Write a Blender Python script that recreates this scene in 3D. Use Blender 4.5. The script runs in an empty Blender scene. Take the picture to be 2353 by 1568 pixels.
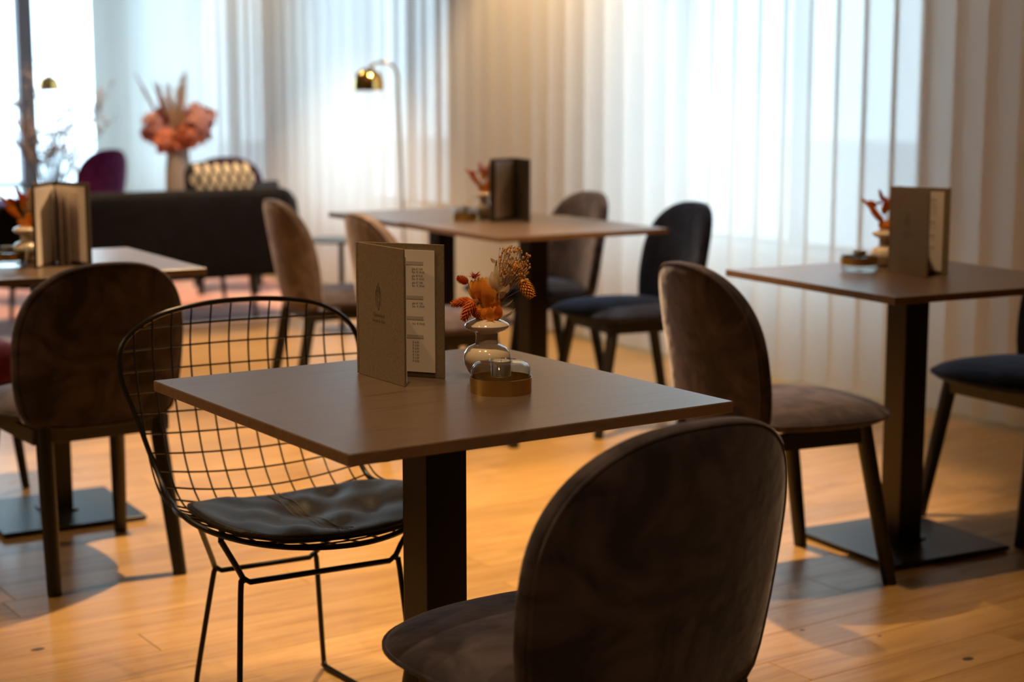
import bpy, bmesh, math, random
from mathutils import Vector, Matrix

random.seed(7)
PI = math.pi
scene = bpy.context.scene
COL = scene.collection

# ------------------------------------------------------------------ camera
cam_d = bpy.data.cameras.new('camera')
cam = bpy.data.objects.new('camera', cam_d)
COL.objects.link(cam)
cam.location = (0, 0, 1.26)
cam.rotation_euler = (math.radians(90 - 8.714), 0, math.radians(-33.986))
cam_d.sensor_width = 36.0
cam_d.lens = 36.0 * 3825.5 / 2353.0
cam_d.clip_start = 0.05
cam_d.dof.use_dof = True
cam_d.dof.focus_distance = 2.82
cam_d.dof.aperture_fstop = 3.1
scene.camera = cam

# ------------------------------------------------------------------ sky
world = bpy.data.worlds.new('overcast_sky')
scene.world = world
world.use_nodes = True
bg = world.node_tree.nodes['Background']
bg.inputs['Color'].default_value = (0.66, 0.86, 1.0, 1)
bg.inputs['Strength'].default_value = 8.0

# ------------------------------------------------------------------ exposure
scene.view_settings.view_transform = 'Standard'
scene.view_settings.look = 'None'
scene.view_settings.gamma = 1.0
scene.view_settings.use_curve_mapping = False
scene.view_settings.exposure = 0.0
# light-path budget
scene.cycles.max_bounces = 8
scene.cycles.diffuse_bounces = 3
scene.cycles.glossy_bounces = 3
scene.cycles.transparent_max_bounces = 16
scene.cycles.caustics_reflective = False
scene.cycles.caustics_refractive = False
scene.cycles.use_adaptive_sampling = True
scene.cycles.adaptive_threshold = 0.03

# ceiling downlights: x, y, watts (the lamps are built in downlight() below)
CEIL = 3.0
WARM = (1.0, 0.66, 0.33)
DOWNLIGHTS = [
    (2.77, 2.85, 120, 62), (1.60, 4.45, 95, 76), (2.62, 4.30, 600, 66), (3.60, 5.45, 110, 80),
    (2.45, 6.20, 150, 76), (0.62, 2.75, 70, 54), (1.20, 2.15, 115, 60), (4.30, 6.90, 240, 90),
    (4.45, 4.30, 20, 84), (1.00, 0.50, 85, 98), (3.60, 8.95, 330, 84), (4.35, 10.4, 60, 90),
    (-1.50, 4.25, 150, 144),
]

# ================================================================== helpers
def new_mat(name):
    m = bpy.data.materials.new(name)
    m.use_nodes = True
    nt = m.node_tree
    return m, nt, nt.nodes['Principled BSDF']

def setp(b, **kw):
    for k, v in kw.items():
        key = k.replace('_', ' ')
        if key in b.inputs:
            b.inputs[key].default_value = v

def simple(name, col, rough=0.5, metal=0.0, **kw):
    m, nt, b = new_mat(name)
    b.inputs['Base Color'].default_value = (*col, 1)
    b.inputs['Roughness'].default_value = rough
    b.inputs['Metallic'].default_value = metal
    for k, v in kw.items():
        b.inputs[k.replace('_', ' ')].default_value = v
    return m

def node(nt, t, **kw):
    n = nt.nodes.new(t)
    for k, v in kw.items():
        setattr(n, k, v)
    return n

def ramp(nt, stops):
    r = nt.nodes.new('ShaderNodeValToRGB')
    e = r.color_ramp.elements
    while len(e) > 1:
        e.remove(e[-1])
    e[0].position = stops[0][0]; e[0].color = (*stops[0][1], 1)
    for p, c in stops[1:]:
        x = e.new(p); x.color = (*c, 1)
    return r

def coords(nt, scale=(1, 1, 1), kind='Object'):
    tc = nt.nodes.new('ShaderNodeTexCoord')
    mp = nt.nodes.new('ShaderNodeMapping')
    mp.inputs['Scale'].default_value = scale
    nt.links.new(tc.outputs[kind], mp.inputs['Vector'])
    return mp.outputs['Vector']

def bump(nt, b, src, strength, dist=0.01):
    bp = nt.nodes.new('ShaderNodeBump')
    bp.inputs['Strength'].default_value = strength
    bp.inputs['Distance'].default_value = dist
    nt.links.new(src, bp.inputs['Height'])
    nt.links.new(bp.outputs['Normal'], b.inputs['Normal'])

# ------------------------------------------------------------------ materials
def mat_velvet(name, c1, c2, sheen_col, sheen=0.6):
    m, nt, b = new_mat(name)
    v = coords(nt, (1, 1, 1))
    n1 = node(nt, 'ShaderNodeTexNoise'); n1.inputs['Scale'].default_value = 9
    n1.inputs['Detail'].default_value = 5; n1.inputs['Distortion'].default_value = 1.2
    nt.links.new(v, n1.inputs['Vector'])
    r = ramp(nt, [(0.40, c1), (0.63, c2)])
    nt.links.new(n1.outputs['Fac'], r.inputs['Fac'])
    nt.links.new(r.outputs['Color'], b.inputs['Base Color'])
    b.inputs['Roughness'].default_value = 0.85
    b.inputs['Specular IOR Level'].default_value = 0.2
    b.inputs['Sheen Weight'].default_value = sheen
    b.inputs['Sheen Roughness'].default_value = 0.35
    b.inputs['Sheen Tint'].default_value = (*sheen_col, 1)
    n2 = node(nt, 'ShaderNodeTexNoise'); n2.inputs['Scale'].default_value = 14
    n2.inputs['Detail'].default_value = 3
    nt.links.new(v, n2.inputs['Vector'])
    bump(nt, b, n2.outputs['Fac'], 0.25, 0.02)
    return m

M = {}
M['taupe'] = mat_velvet('taupe_velvet', (0.017, 0.0130, 0.0175), (0.056, 0.042, 0.051), (0.90, 0.86, 0.98), 0.5)
M['mauve'] = mat_velvet('mauve_velvet', (0.036, 0.028, 0.036), (0.094, 0.070, 0.080), (0.95, 0.88, 0.98), 0.55)
M['navy'] = mat_velvet('navy_velvet', (0.006, 0.008, 0.024), (0.014, 0.019, 0.050), (0.55, 0.68, 1.0), 0.4)
M['mauve_lit'] = mat_velvet('lit_mauve_velvet', (0.085, 0.062, 0.060), (0.17, 0.125, 0.118), (1.0, 0.90, 0.92), 0.6)  # mauve velvet lightened: warm lamplight on the rear chair backs painted into the colour
M['plum'] = mat_velvet('plum_velvet', (0.055, 0.004, 0.050), (0.100, 0.010, 0.085), (1.0, 0.5, 0.95), 0.4)
M['burgundy'] = mat_velvet('burgundy_velvet', (0.085, 0.006, 0.022), (0.14, 0.012, 0.035), (1.0, 0.6, 0.7), 0.4)
M['sofa'] = mat_velvet('black_sofa_velvet', (0.004, 0.004, 0.007), (0.007, 0.007, 0.012), (0.6, 0.65, 0.9), 0.05)
M['legwood'] = simple('black_stained_wood', (0.007, 0.006, 0.005), 0.42)

def mat_table(name, c1, c2, rough):
    m, nt, b = new_mat(name)
    v = coords(nt, (1.2, 22, 6))
    n1 = node(nt, 'ShaderNodeTexNoise'); n1.inputs['Scale'].default_value = 3.2
    n1.inputs['Detail'].default_value = 8; n1.inputs['Roughness'].default_value = 0.65
    n1.inputs['Distortion'].default_value = 1.1
    nt.links.new(v, n1.inputs['Vector'])
    r = ramp(nt, [(0.30, c1), (0.52, c2), (0.70, c1), (0.8, c2)])
    nt.links.new(n1.outputs['Fac'], r.inputs['Fac'])
    nt.links.new(r.outputs['Color'], b.inputs['Base Color'])
    v2 = coords(nt, (2.5, 60, 10))
    n2 = node(nt, 'ShaderNodeTexNoise'); n2.inputs['Scale'].default_value = 5
    n2.inputs['Detail'].default_value = 6
    nt.links.new(v2, n2.inputs['Vector'])
    b.inputs['Roughness'].default_value = rough
    b.inputs['Specular IOR Level'].default_value = 0.5
    bump(nt, b, n2.outputs['Fac'], 0.05, 0.003)
    return m
M['top'] = mat_table('dark_oak_laminate', (0.064, 0.040, 0.027), (0.112, 0.074, 0.052), 0.31)
M['edge'] = mat_table('oak_edge_band', (0.11, 0.060, 0.033), (0.17, 0.095, 0.052), 0.42)
M['column'] = simple('dark_bronze_metal', (0.020, 0.015, 0.011), 0.33, 0.35)
M['plate'] = simple('black_powder_coat', (0.012, 0.012, 0.014), 0.38)

def mat_floor():
    m, nt, b = new_mat('oak_floor_boards')
    oi = node(nt, 'ShaderNodeObjectInfo')
    geo = node(nt, 'ShaderNodeNewGeometry')
    mp = node(nt, 'ShaderNodeMapping')
    mp.inputs['Scale'].default_value = (1.4, 16, 4)
    nt.links.new(geo.outputs['Position'], mp.inputs['Vector'])
    cmb = node(nt, 'ShaderNodeCombineXYZ')
    mul = node(nt, 'ShaderNodeMath', operation='MULTIPLY'); mul.inputs[1].default_value = 37.0
    nt.links.new(oi.outputs['Random'], mul.inputs[0])
    nt.links.new(mul.outputs[0], cmb.inputs['X']); nt.links.new(mul.outputs[0], cmb.inputs['Z'])
    nt.links.new(cmb.outputs[0], mp.inputs['Location'])
    n1 = node(nt, 'ShaderNodeTexNoise'); n1.inputs['Scale'].default_value = 2.4
    n1.inputs['Detail'].default_value = 7; n1.inputs['Distortion'].default_value = 0.9
    nt.links.new(mp.outputs[0], n1.inputs['Vector'])
    r = ramp(nt, [(0.28, (0.35, 0.190, 0.062)), (0.5, (0.46, 0.270, 0.092)), (0.75, (0.54, 0.330, 0.125))])
    nt.links.new(n1.outputs['Fac'], r.inputs['Fac'])
    hv = node(nt, 'ShaderNodeHueSaturation')
    mr = node(nt, 'ShaderNodeMapRange')
    mr.inputs['To Min'].default_value = 0.86; mr.inputs['To Max'].default_value = 1.10
    nt.links.new(oi.outputs['Random'], mr.inputs['Value'])
    nt.links.new(mr.outputs[0], hv.inputs['Value'])
    nt.links.new(r.outputs['Color'], hv.inputs['Color'])
    nt.links.new(hv.outputs['Color'], b.inputs['Base Color'])
    b.inputs['Roughness'].default_value = 0.33
    b.inputs['Specular IOR Level'].default_value = 0.5
    bump(nt, b, n1.outputs['Fac'], 0.10, 0.004)
    return m
M['floor'] = mat_floor()
M['knot'] = simple('dark_wood_knot', (0.06, 0.035, 0.02), 0.5)
M['subfloor'] = simple('dark_subfloor', (0.06, 0.035, 0.018), 0.8)
M['wall'] = simple('painted_wall', (0.62, 0.57, 0.50), 0.9)
M['darkwall'] = simple('dark_painted_wall', (0.22, 0.18, 0.15), 0.9)
M['ceiling'] = simple('taupe_ceiling', (0.26, 0.24, 0.22), 0.9)
M['frame'] = simple('grey_mauve_window_frame', (0.20, 0.17, 0.20), 0.5)
M['outside'] = simple('pale_paving', (0.55, 0.56, 0.58), 0.9)

def mat_curtain():
    m, nt, b = new_mat('sheer_curtain_fabric')
    out = nt.nodes['Material Output']
    v = coords(nt, (220, 220, 900))
    n1 = node(nt, 'ShaderNodeTexNoise'); n1.inputs['Scale'].default_value = 1.0
    nt.links.new(v, n1.inputs['Vector'])
    r = ramp(nt, [(0.3, (0.78, 0.76, 0.73)), (0.7, (0.88, 0.86, 0.83))])
    nt.links.new(n1.outputs['Fac'], r.inputs['Fac'])
    d = node(nt, 'ShaderNodeBsdfDiffuse'); t = node(nt, 'ShaderNodeBsdfTranslucent')
    tr = node(nt, 'ShaderNodeBsdfTransparent')
    nt.links.new(r.outputs['Color'], d.inputs['Color']); nt.links.new(r.outputs['Color'], t.inputs['Color'])
    mx = node(nt, 'ShaderNodeMixShader'); mx.inputs[0].default_value = 0.40
    nt.links.new(d.outputs[0], mx.inputs[1]); nt.links.new(t.outputs[0], mx.inputs[2])
    mx2 = node(nt, 'ShaderNodeMixShader'); mx2.inputs[0].default_value = 0.09
    nt.links.new(mx.outputs[0], mx2.inputs[1]); nt.links.new(tr.outputs[0], mx2.inputs[2])
    nt.links.new(mx2.outputs[0], out.inputs['Surface'])
    nt.nodes.remove(b)
    return m
M['curtain'] = mat_curtain()

def mat_pane():
    m, nt, b = new_mat('window_glass')
    out = nt.nodes['Material Output']
    tr = node(nt, 'ShaderNodeBsdfTransparent'); tr.inputs['Color'].default_value = (0.93, 0.97, 0.98, 1)
    g = node(nt, 'ShaderNodeBsdfGlossy'); g.inputs['Roughness'].default_value = 0.02
    mx = node(nt, 'ShaderNodeMixShader'); mx.inputs[0].default_value = 0.06
    nt.links.new(tr.outputs[0], mx.inputs[1]); nt.links.new(g.outputs[0], mx.inputs[2])
    nt.links.new(mx.outputs[0], out.inputs['Surface'])
    nt.nodes.remove(b)
    return m
M['pane'] = mat_pane()

def mat_linen(name, c1, c2):
    m, nt, b = new_mat(name)
    v = coords(nt, (1, 1, 1))
    w = []
    for sc in ((300, 300, 2200), (1600, 1600, 260)):
        mp = coords(nt, sc)
        n = node(nt, 'ShaderNodeTexNoise'); n.inputs['Scale'].default_value = 1
        n.inputs['Detail'].default_value = 2
        nt.links.new(mp, n.inputs['Vector']); w.append(n.outputs['Fac'])
    mx = node(nt, 'ShaderNodeMath', operation='ADD')
    nt.links.new(w[0], mx.inputs[0]); nt.links.new(w[1], mx.inputs[1])
    hf = node(nt, 'ShaderNodeMath', operation='MULTIPLY'); hf.inputs[1].default_value = 0.5
    nt.links.new(mx.outputs[0], hf.inputs[0])
    r = ramp(nt, [(0.38, c1), (0.62, c2)])
    nt.links.new(hf.outputs[0], r.inputs['Fac'])
    nt.links.new(r.outputs['Color'], b.inputs['Base Color'])
    b.inputs['Roughness'].default_value = 0.85
    bump(nt, b, hf.outputs[0], 0.4, 0.001)
    return m
M['linen'] = mat_linen('taupe_linen_cover', (0.115, 0.078, 0.044), (0.235, 0.170, 0.100))
M['linen_dark'] = mat_linen('dark_linen_cover', (0.055, 0.043, 0.032), (0.10, 0.078, 0.055))
M['emboss'] = simple('blind_embossing', (0.085, 0.055, 0.030), 0.8)
M['paper'] = simple('cream_paper', (0.66, 0.58, 0.53), 0.75)
M['ink'] = simple('grey_ink', (0.10, 0.085, 0.08), 0.8)
M['bar'] = simple('taupe_print_bar', (0.40, 0.34, 0.30), 0.8)
M['ceramic'] = simple('cream_glazed_ceramic', (0.66, 0.54, 0.42), 0.10)
M['ceramic'].node_tree.nodes['Principled BSDF'].inputs['Coat Weight'].default_value = 0.4
M['brass'] = simple('brushed_brass', (0.66, 0.42, 0.13), 0.30, 1.0)
M['brass_bright'] = simple('polished_brass', (0.80, 0.56, 0.20), 0.12, 1.0)
M['silver'] = simple('aluminium_tealight_cup', (0.75, 0.74, 0.72), 0.3, 1.0)
M['wax'] = simple('white_candle_wax', (0.80, 0.76, 0.70), 0.4)
gm, gnt, gb = new_mat('clear_glass')
gb.inputs['Base Color'].default_value = (1, 1, 1, 1); gb.inputs['Roughness'].default_value = 0.0
gb.inputs['Transmission Weight'].default_value = 1.0; gb.inputs['IOR'].default_value = 1.45
def thin_glass():
    nt = gm.node_tree; nt.nodes.remove(gb)
    out = nt.nodes['Material Output']
    lw = node(nt, 'ShaderNodeLayerWeight'); lw.inputs['Blend'].default_value = 0.5
    pw = node(nt, 'ShaderNodeMath', operation='POWER'); pw.inputs[1].default_value = 3.5
    fr = node(nt, 'ShaderNodeMath', operation='MULTIPLY_ADD'); fr.inputs[1].default_value = 0.75; fr.inputs[2].default_value = 0.045
    nt.links.new(lw.outputs['Facing'], pw.inputs[0]); nt.links.new(pw.outputs[0], fr.inputs[0])
    tr = node(nt, 'ShaderNodeBsdfTransparent'); tr.inputs['Color'].default_value = (0.95, 0.965, 0.96, 1)
    gl = node(nt, 'ShaderNodeBsdfGlossy'); gl.inputs['Roughness'].default_value = 0.02
    mx = node(nt, 'ShaderNodeMixShader')
    nt.links.new(fr.outputs[0], mx.inputs[0]); nt.links.new(tr.outputs[0], mx.inputs[1]); nt.links.new(gl.outputs[0], mx.inputs[2])
    nt.links.new(mx.outputs[0], out.inputs['Surface'])
thin_glass()
M['glass'] = gm
M['wire'] = simple('black_lacquered_wire', (0.006, 0.005, 0.0045), 0.32, 0.0, Specular_IOR_Level=0.32)

def mat_leather():
    m, nt, b = new_mat('black_leather')
    v = coords(nt, (1, 1, 1))
    n1 = node(nt, 'ShaderNodeTexVoronoi'); n1.inputs['Scale'].default_value = 420
    nt.links.new(v, n1.inputs['Vector'])
    b.inputs['Base Color'].default_value = (0.016, 0.014, 0.014, 1)
    b.inputs['Roughness'].default_value = 0.34
    b.inputs['Specular IOR Level'].default_value = 0.28
    bump(nt, b, n1.outputs['Distance'], 0.18, 0.002)
    return m
M['leather'] = mat_leather()
M['thread'] = simple('grey_seam_thread', (0.07, 0.065, 0.065), 0.6)
M['orange'] = simple('orange_dried_petal', (0.72, 0.26, 0.03), 0.7)
M['rust'] = simple('rust_dried_seed', (0.55, 0.13, 0.02), 0.75)
M['red'] = simple('dark_red_dried_bloom', (0.34, 0.045, 0.015), 0.75)
M['yellow'] = simple('ochre_dried_grass', (0.72, 0.34, 0.06), 0.75)
M['strawflower'] = simple('straw_coloured_sprig', (0.60, 0.32, 0.09), 0.8)
M['leafcream'] = simple('bleached_leaf', (0.66, 0.48, 0.30), 0.7)
M['stem'] = simple('dry_stem', (0.42, 0.24, 0.09), 0.8)
def leafy(key, col):
    m, nt, b = new_mat(key + '_dried')
    out = nt.nodes['Material Output']
    b.inputs['Base Color'].default_value = (*col, 1); b.inputs['Roughness'].default_value = 0.7
    t = node(nt, 'ShaderNodeBsdfTranslucent'); t.inputs['Color'].default_value = (*col, 1)
    mx = node(nt, 'ShaderNodeMixShader'); mx.inputs[0].default_value = 0.4
    nt.links.new(b.outputs[0], mx.inputs[1]); nt.links.new(t.outputs[0], mx.inputs[2])
    nt.links.new(mx.outputs[0], out.inputs['Surface'])
    M[key] = m
leafy('orange', (0.90, 0.36, 0.04)); leafy('yellow', (0.90, 0.46, 0.08)); leafy('rust', (0.80, 0.20, 0.02))
leafy('leafcream', (0.72, 0.52, 0.32)); leafy('red', (0.50, 0.06, 0.02)); leafy('strawflower', (0.82, 0.46, 0.14))
M['pampas'] = simple('pale_pampas_plume', (0.80, 0.64, 0.50), 0.9)
M['pinkleaf'] = simple('pink_dried_foliage', (0.70, 0.36, 0.32), 0.85)
M['coral'] = simple('coral_dried_foliage', (0.66, 0.22, 0.12), 0.85)
M['greyvase'] = simple('grey_stoneware', (0.30, 0.26, 0.24), 0.7)
M['blossom'] = simple('white_blossom', (0.50, 0.43, 0.46), 0.9)
M['twig'] = simple('brown_twig', (0.16, 0.11, 0.09), 0.9)
M['rug'] = None
def mat_rug():
    m, nt, b = new_mat('salmon_pile_rug')
    v = coords(nt, (1, 1, 1))
    n = node(nt, 'ShaderNodeTexNoise'); n.inputs['Scale'].default_value = 1.6; n.inputs['Detail'].default_value = 3
    nt.links.new(v, n.inputs['Vector'])
    r = ramp(nt, [(0.35, (0.72, 0.28, 0.20)), (0.65, (0.80, 0.50, 0.45))])
    nt.links.new(n.outputs['Fac'], r.inputs['Fac']); nt.links.new(r.outputs['Color'], b.inputs['Base Color'])
    b.inputs['Roughness'].default_value = 0.95
    return m
M['rug'] = mat_rug()
M['rugband'] = simple('pale_lilac_rug_border', (0.52, 0.45, 0.52), 0.95)
M['cushion_cream'] = simple('cream_cushion_weave', (0.85, 0.74, 0.60), 0.9)
M['cushion_black'] = simple('black_cushion_weave', (0.02, 0.02, 0.03), 0.9)
M['cushion_blue'] = simple('dark_blue_cushion', (0.015, 0.022, 0.05), 0.9)
M['tabledark'] = simple('black_metal_side_table', (0.03, 0.03, 0.035), 0.35, 0.3)
em, ent, eb = new_mat('lit_downlight_lens')
eb.inputs['Emission Color'].default_value = (1.0, 0.72, 0.42, 1); eb.inputs['Emission Strength'].default_value = 12
M['lens'] = em

# ------------------------------------------------------------------ mesh helpers
def mesh_from(name, verts, faces, smooth=False):
    me = bpy.data.meshes.new(name)
    me.from_pydata([tuple(v) for v in verts], [], faces)
    me.update()
    if smooth:
        me.polygons.foreach_set('use_smooth', [True] * len(me.polygons))
    return me

def link(name, me, mat=None, parent=None, loc=None, rot=None):
    o = bpy.data.objects.new(name, me)
    COL.objects.link(o)
    if mat is not None:
        if len(me.materials) == 0:
            me.materials.append(mat)
        elif me.materials[0] != mat:
            o.material_slots[0].link = 'OBJECT'; o.material_slots[0].material = mat
    if parent: o.parent = parent
    if loc: o.location = loc
    if rot: o.rotation_euler = rot
    return o

def tag(o, label, cat, group=None):
    o['label'] = label; o['category'] = cat
    if group: o['group'] = group
    return o

def thing(name, label, cat, loc=(0, 0, 0), rz=0.0, group=None):
    o = bpy.data.objects.new(name, None)
    COL.objects.link(o)
    o.empty_display_size = 0.1
    o.location = loc; o.rotation_euler = (0, 0, rz)
    return tag(o, label, cat, group)

def struct(o):
    o['kind'] = 'structure'
    return o

class B:
    """collects shapes into one mesh"""
    def __init__(self): self.v = []; self.f = []
    def add(self, vs, fs):
        n = len(self.v); self.v += [Vector(v) for v in vs]; self.f += [tuple(i + n for i in f) for f in fs]
        return self
    def box(self, x0, x1, y0, y1, z0, z1):
        vs = [(x, y, z) for z in (z0, z1) for y in (y0, y1) for x in (x0, x1)]
        return self.add(vs, [(0, 2, 3, 1), (4, 5, 7, 6), (0, 1, 5, 4), (2, 6, 7, 3), (0, 4, 6, 2), (1, 3, 7, 5)])
    def lathe(self, prof, n=48, c=(0, 0, 0)):
        vs = []; fs = []
        for r, z in prof:
            for k in range(n):
                a = 2 * PI * k / n
                vs.append((c[0] + r * math.cos(a), c[1] + r * math.sin(a), c[2] + z))
        for i in range(len(prof) - 1):
            for k in range(n):
                k2 = (k + 1) % n
                fs.append((i * n + k, i * n + k2, (i + 1) * n + k2, (i + 1) * n + k))
        if prof[0][0] > 1e-5: fs.append(tuple(range(n - 1, -1, -1)))
        if prof[-1][0] > 1e-5: fs.append(tuple((len(prof) - 1) * n + k for k in range(n)))
        return self.add(vs, fs)
    def tube(self, pts, r, n=8, closed=False, caps=True):
        pts = [Vector(p) for p in pts]
        rs = r if isinstance(r, (list, tuple)) else [r] * len(pts)
        vs = []; fs = []
        N = len(pts)
        up = None
        for i, p in enumerate(pts):
            if closed: t = pts[(i + 1) % N] - pts[i - 1]
            else: t = pts[min(i + 1, N - 1)] - pts[max(i - 1, 0)]
            if t.length < 1e-9: t = Vector((0, 0, 1))
            t.normalize()
            if up is None:
                up = Vector((0, 0, 1)) if abs(t.z) < 0.9 else Vector((1, 0, 0))
            a = up - t * up.dot(t)
            if a.length < 1e-5: a = t.orthogonal()
            a.normalize(); up = a
            b = t.cross(a)
            for k in range(n):
                an = 2 * PI * k / n
                vs.append(p + (a * math.cos(an) + b * math.sin(an)) * rs[i])
        M_ = N if closed else N - 1
        for i in range(M_):
            j = (i + 1) % N
            for k in range(n):
                k2 = (k + 1) % n
                fs.append((i * n + k, i * n + k2, j * n + k2, j * n + k))
        if not closed and caps:
            fs.append(tuple(range(n - 1, -1, -1)))
            fs.append(tuple((N - 1) * n + k for k in range(n)))
        return self.add(vs, fs)
    def sphere(self, c, r, n=8, m=6, s=(1, 1, 1), rot=None):
        vs = []; fs = []
        for i in range(m + 1):
            ph = PI * i / m
            for k in range(n):
                a = 2 * PI * k / n
                v = Vector((r * s[0] * math.sin(ph) * math.cos(a), r * s[1] * math.sin(ph) * math.sin(a), r * s[2] * math.cos(ph)))
                if rot: v = rot @ v
                vs.append(v + Vector(c))
        for i in range(m):
            for k in range(n):
                k2 = (k + 1) % n
                fs.append((i * n + k, (i + 1) * n + k, (i + 1) * n + k2, i * n + k2))
        return self.add(vs, fs)
    def build(self, name, mat, parent=None, smooth=False, bevel=0.0, seg=2, **kw):
        me = mesh_from(name, self.v, self.f, False)
        bm = bmesh.new(); bm.from_mesh(me)
        bmesh.ops.remove_doubles(bm, verts=bm.verts, dist=1e-6)
        if bevel > 0:
            es = [e for e in bm.edges if len(e.link_faces) == 2 and e.calc_face_angle(0) > 0.6]
            bmesh.ops.bevel(bm, geom=es, offset=bevel, segments=seg, affect='EDGES', profile=0.7)
        bmesh.ops.recalc_face_normals(bm, faces=bm.faces)
        bm.to_mesh(me); bm.free()
        if smooth:
            me.polygons.foreach_set('use_smooth', [True] * len(me.polygons))
            try: me.set_sharp_from_angle(angle=math.radians(40))
            except Exception: pass
        return link(name, me, mat, parent, **kw)

def spline(pts, n=8, closed=False):
    """catmull-rom through pts"""
    P = [Vector(p) for p in pts]; out = []
    N = len(P)
    R = range(N) if closed else range(N - 1)
    for i in R:
        p0 = P[(i - 1) % N] if closed else P[max(i - 1, 0)]
        p1 = P[i]; p2 = P[(i + 1) % N]
        p3 = P[(i + 2) % N] if closed else P[min(i + 2, N - 1)]
        for k in range(n):
            t = k / n
            out.append(0.5 * ((2 * p1) + (-p0 + p2) * t + (2 * p0 - 5 * p1 + 4 * p2 - p3) * t * t + (-p0 + 3 * p1 - 3 * p2 + p3) * t ** 3))
    if not closed: out.append(P[-1])
    return out

def pad(outline, rings, top, bot, mapf):
    """closed cushion: outline [(a,b)], top/bot(r,a,b)->h, mapf(a,b,h)->xyz"""
    n = len(outline); vs = []; fs = []
    ca = sum(p[0] for p in outline) / n; cb = sum(p[1] for p in outline) / n
    lay = []
    seq = [(r, 0) for r in rings] + [(r, 1) for r in reversed(rings)]
    for r, side in seq:
        row = []
        for a, b in outline:
            aa = ca + (a - ca) * r; bb = cb + (b - cb) * r
            h = top(r, aa, bb) if side == 0 else bot(r, aa, bb)
            row.append(len(vs)); vs.append(mapf(aa, bb, h))
        lay.append(row)
    c0 = len(vs); vs.append(mapf(ca, cb, top(0, ca, cb)))
    c1 = len(vs); vs.append(mapf(ca, cb, bot(0, ca, cb)))
    for k in range(n):
        fs.append((c0, lay[0][k], lay[0][(k + 1) % n]))
        fs.append((c1, lay[-1][(k + 1) % n], lay[-1][k]))
    for i in range(len(lay) - 1):
        for k in range(n):
            k2 = (k + 1) % n
            fs.append((lay[i][k], lay[i + 1][k], lay[i + 1][k2], lay[i][k2]))
    return vs, fs

def text_geo(s, size):
    cu = bpy.data.curves.new('t', 'FONT')
    cu.body = s; cu.size = size; cu.resolution_u = 3
    ob = bpy.data.objects.new('t', cu)
    COL.objects.link(ob)
    dg = bpy.context.evaluated_depsgraph_get()
    me = bpy.data.meshes.new_from_object(ob.evaluated_get(dg))
    vs = [v.co.copy() for v in me.vertices]; fs = [tuple(p.vertices) for p in me.polygons]
    bpy.data.objects.remove(ob); bpy.data.curves.remove(cu); bpy.data.meshes.remove(me)
    return vs, fs

# ================================================================== structure
RX0, RX1, RY0, RY1 = -3.6, 5.25, -3.5, 13.9
struct(B().box(RX0 - .2, RX1 + .3, RY0 - .2, RY1 + .3, -0.12, -0.0155).build('floor', M['subfloor']))
floor = bpy.data.objects['floor']
PW, GAP = 0.1372, 0.0016
row0 = 2.475 - PW * math.ceil((2.475 - RY0) / PW)
plank_meshes = {}
rest = B()
row = 0
y = row0
CF = Vector((math.sin(math.radians(33.986)), math.cos(math.radians(33.986))))
planks = []
while y < RY1:
    rnd = random.Random(row * 13 + 5)
    x = RX0 - rnd.uniform(0, 1.6)
    if abs(y + PW / 2 - 2.5436) < 0.05: x = 2.444 - 1.8 * 4
    while x < RX1:
        L = 1.8 if abs(y + PW / 2 - 2.5436) < 0.05 else rnd.choice((1.2, 1.5, 1.8, 1.8))
        planks.append((x, y, L)); x += L
    y += PW; row += 1
def in_view(x, y, L):
    for t in (0, 0.25, 0.5, 0.75, 1):
        px, py = x + L * t, y + PW / 2
        d = px * CF.x + py * CF.y
        lat = px * CF.y - py * CF.x
        if d > 1.9 and d < 8.7 and abs(lat) < d * 0.315 + 0.05: return True
    return False
near = [p for p in planks if in_view(*p)]
near.sort(key=lambda p: (p[0] + p[2] / 2) * CF.x + p[1] * CF.y)
near = set(near[:298])
for (x, y, L) in planks:
    if (x, y, L) in near:
        if L not in plank_meshes:
            b = B().box(GAP / 2, L - GAP / 2, GAP / 2, PW - GAP / 2, -0.0155, 0.0)
            o = b.build('plank', M['floor'], floor, bevel=0.0009, seg=1)
            plank_meshes[L] = o.data; o.location = (x, y, 0)
        else:
            link('plank', plank_meshes[L], M['floor'], floor, loc=(x, y, 0))
    else:
        rest.box(x + GAP / 2, min(x + L, RX1 + .2) - GAP / 2, y + GAP / 2, y + PW - GAP / 2, -0.0155, 0.0)
ro = rest.build('more_planks', M['floor'], floor); ro['kind'] = 'stuff'
for kx, ky, kr in ((2.827, 2.379, .0125), (1.132, 3.598, .013), (2.66, 2.73, .006), (2.78, 2.60, .005)):
    k = B().lathe([(kr, 0.0), (kr * .8, 0.0004), (0.0, 0.0005)], 14).build('wood_knot', M['knot'], floor, loc=(kx, ky, 0.0))
    k.scale = (1.25, .8, 1)

# ceiling with recesses for nothing but the downlights mounted on it
struct(B().box(RX0 - .2, RX1 + .3, RY0 - .2, RY1 + .3, CEIL, CEIL + .15).build('ceiling', M['ceiling']))

# curtain-side wall with windows
WINS = [(4.80, 6.45), (8.47, 9.70), (10.98, 12.48)]
WZ0, WZ1 = 0.50, 2.80
wb = B()
yy = RY0
for a, c in WINS:
    wb.box(RX1, RX1 + .22, yy, a, 0, CEIL)
    wb.box(RX1, RX1 + .22, a, c, 0, WZ0); wb.box(RX1, RX1 + .22, a, c, WZ1, CEIL)
    yy = c
wb.box(RX1, RX1 + .22, yy, RY1 + .2, 0, CEIL)
struct(wb.build('wall_right', M['wall']))
struct(B().box(RX0 - .2, RX0, RY0, RY1, 0, CEIL).build('wall_left', M['darkwall']))
struct(B().box(RX0 - .2, RX1 + .22, RY0 - .2, RY0, 0, CEIL).build('wall_near', M['darkwall']))
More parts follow.
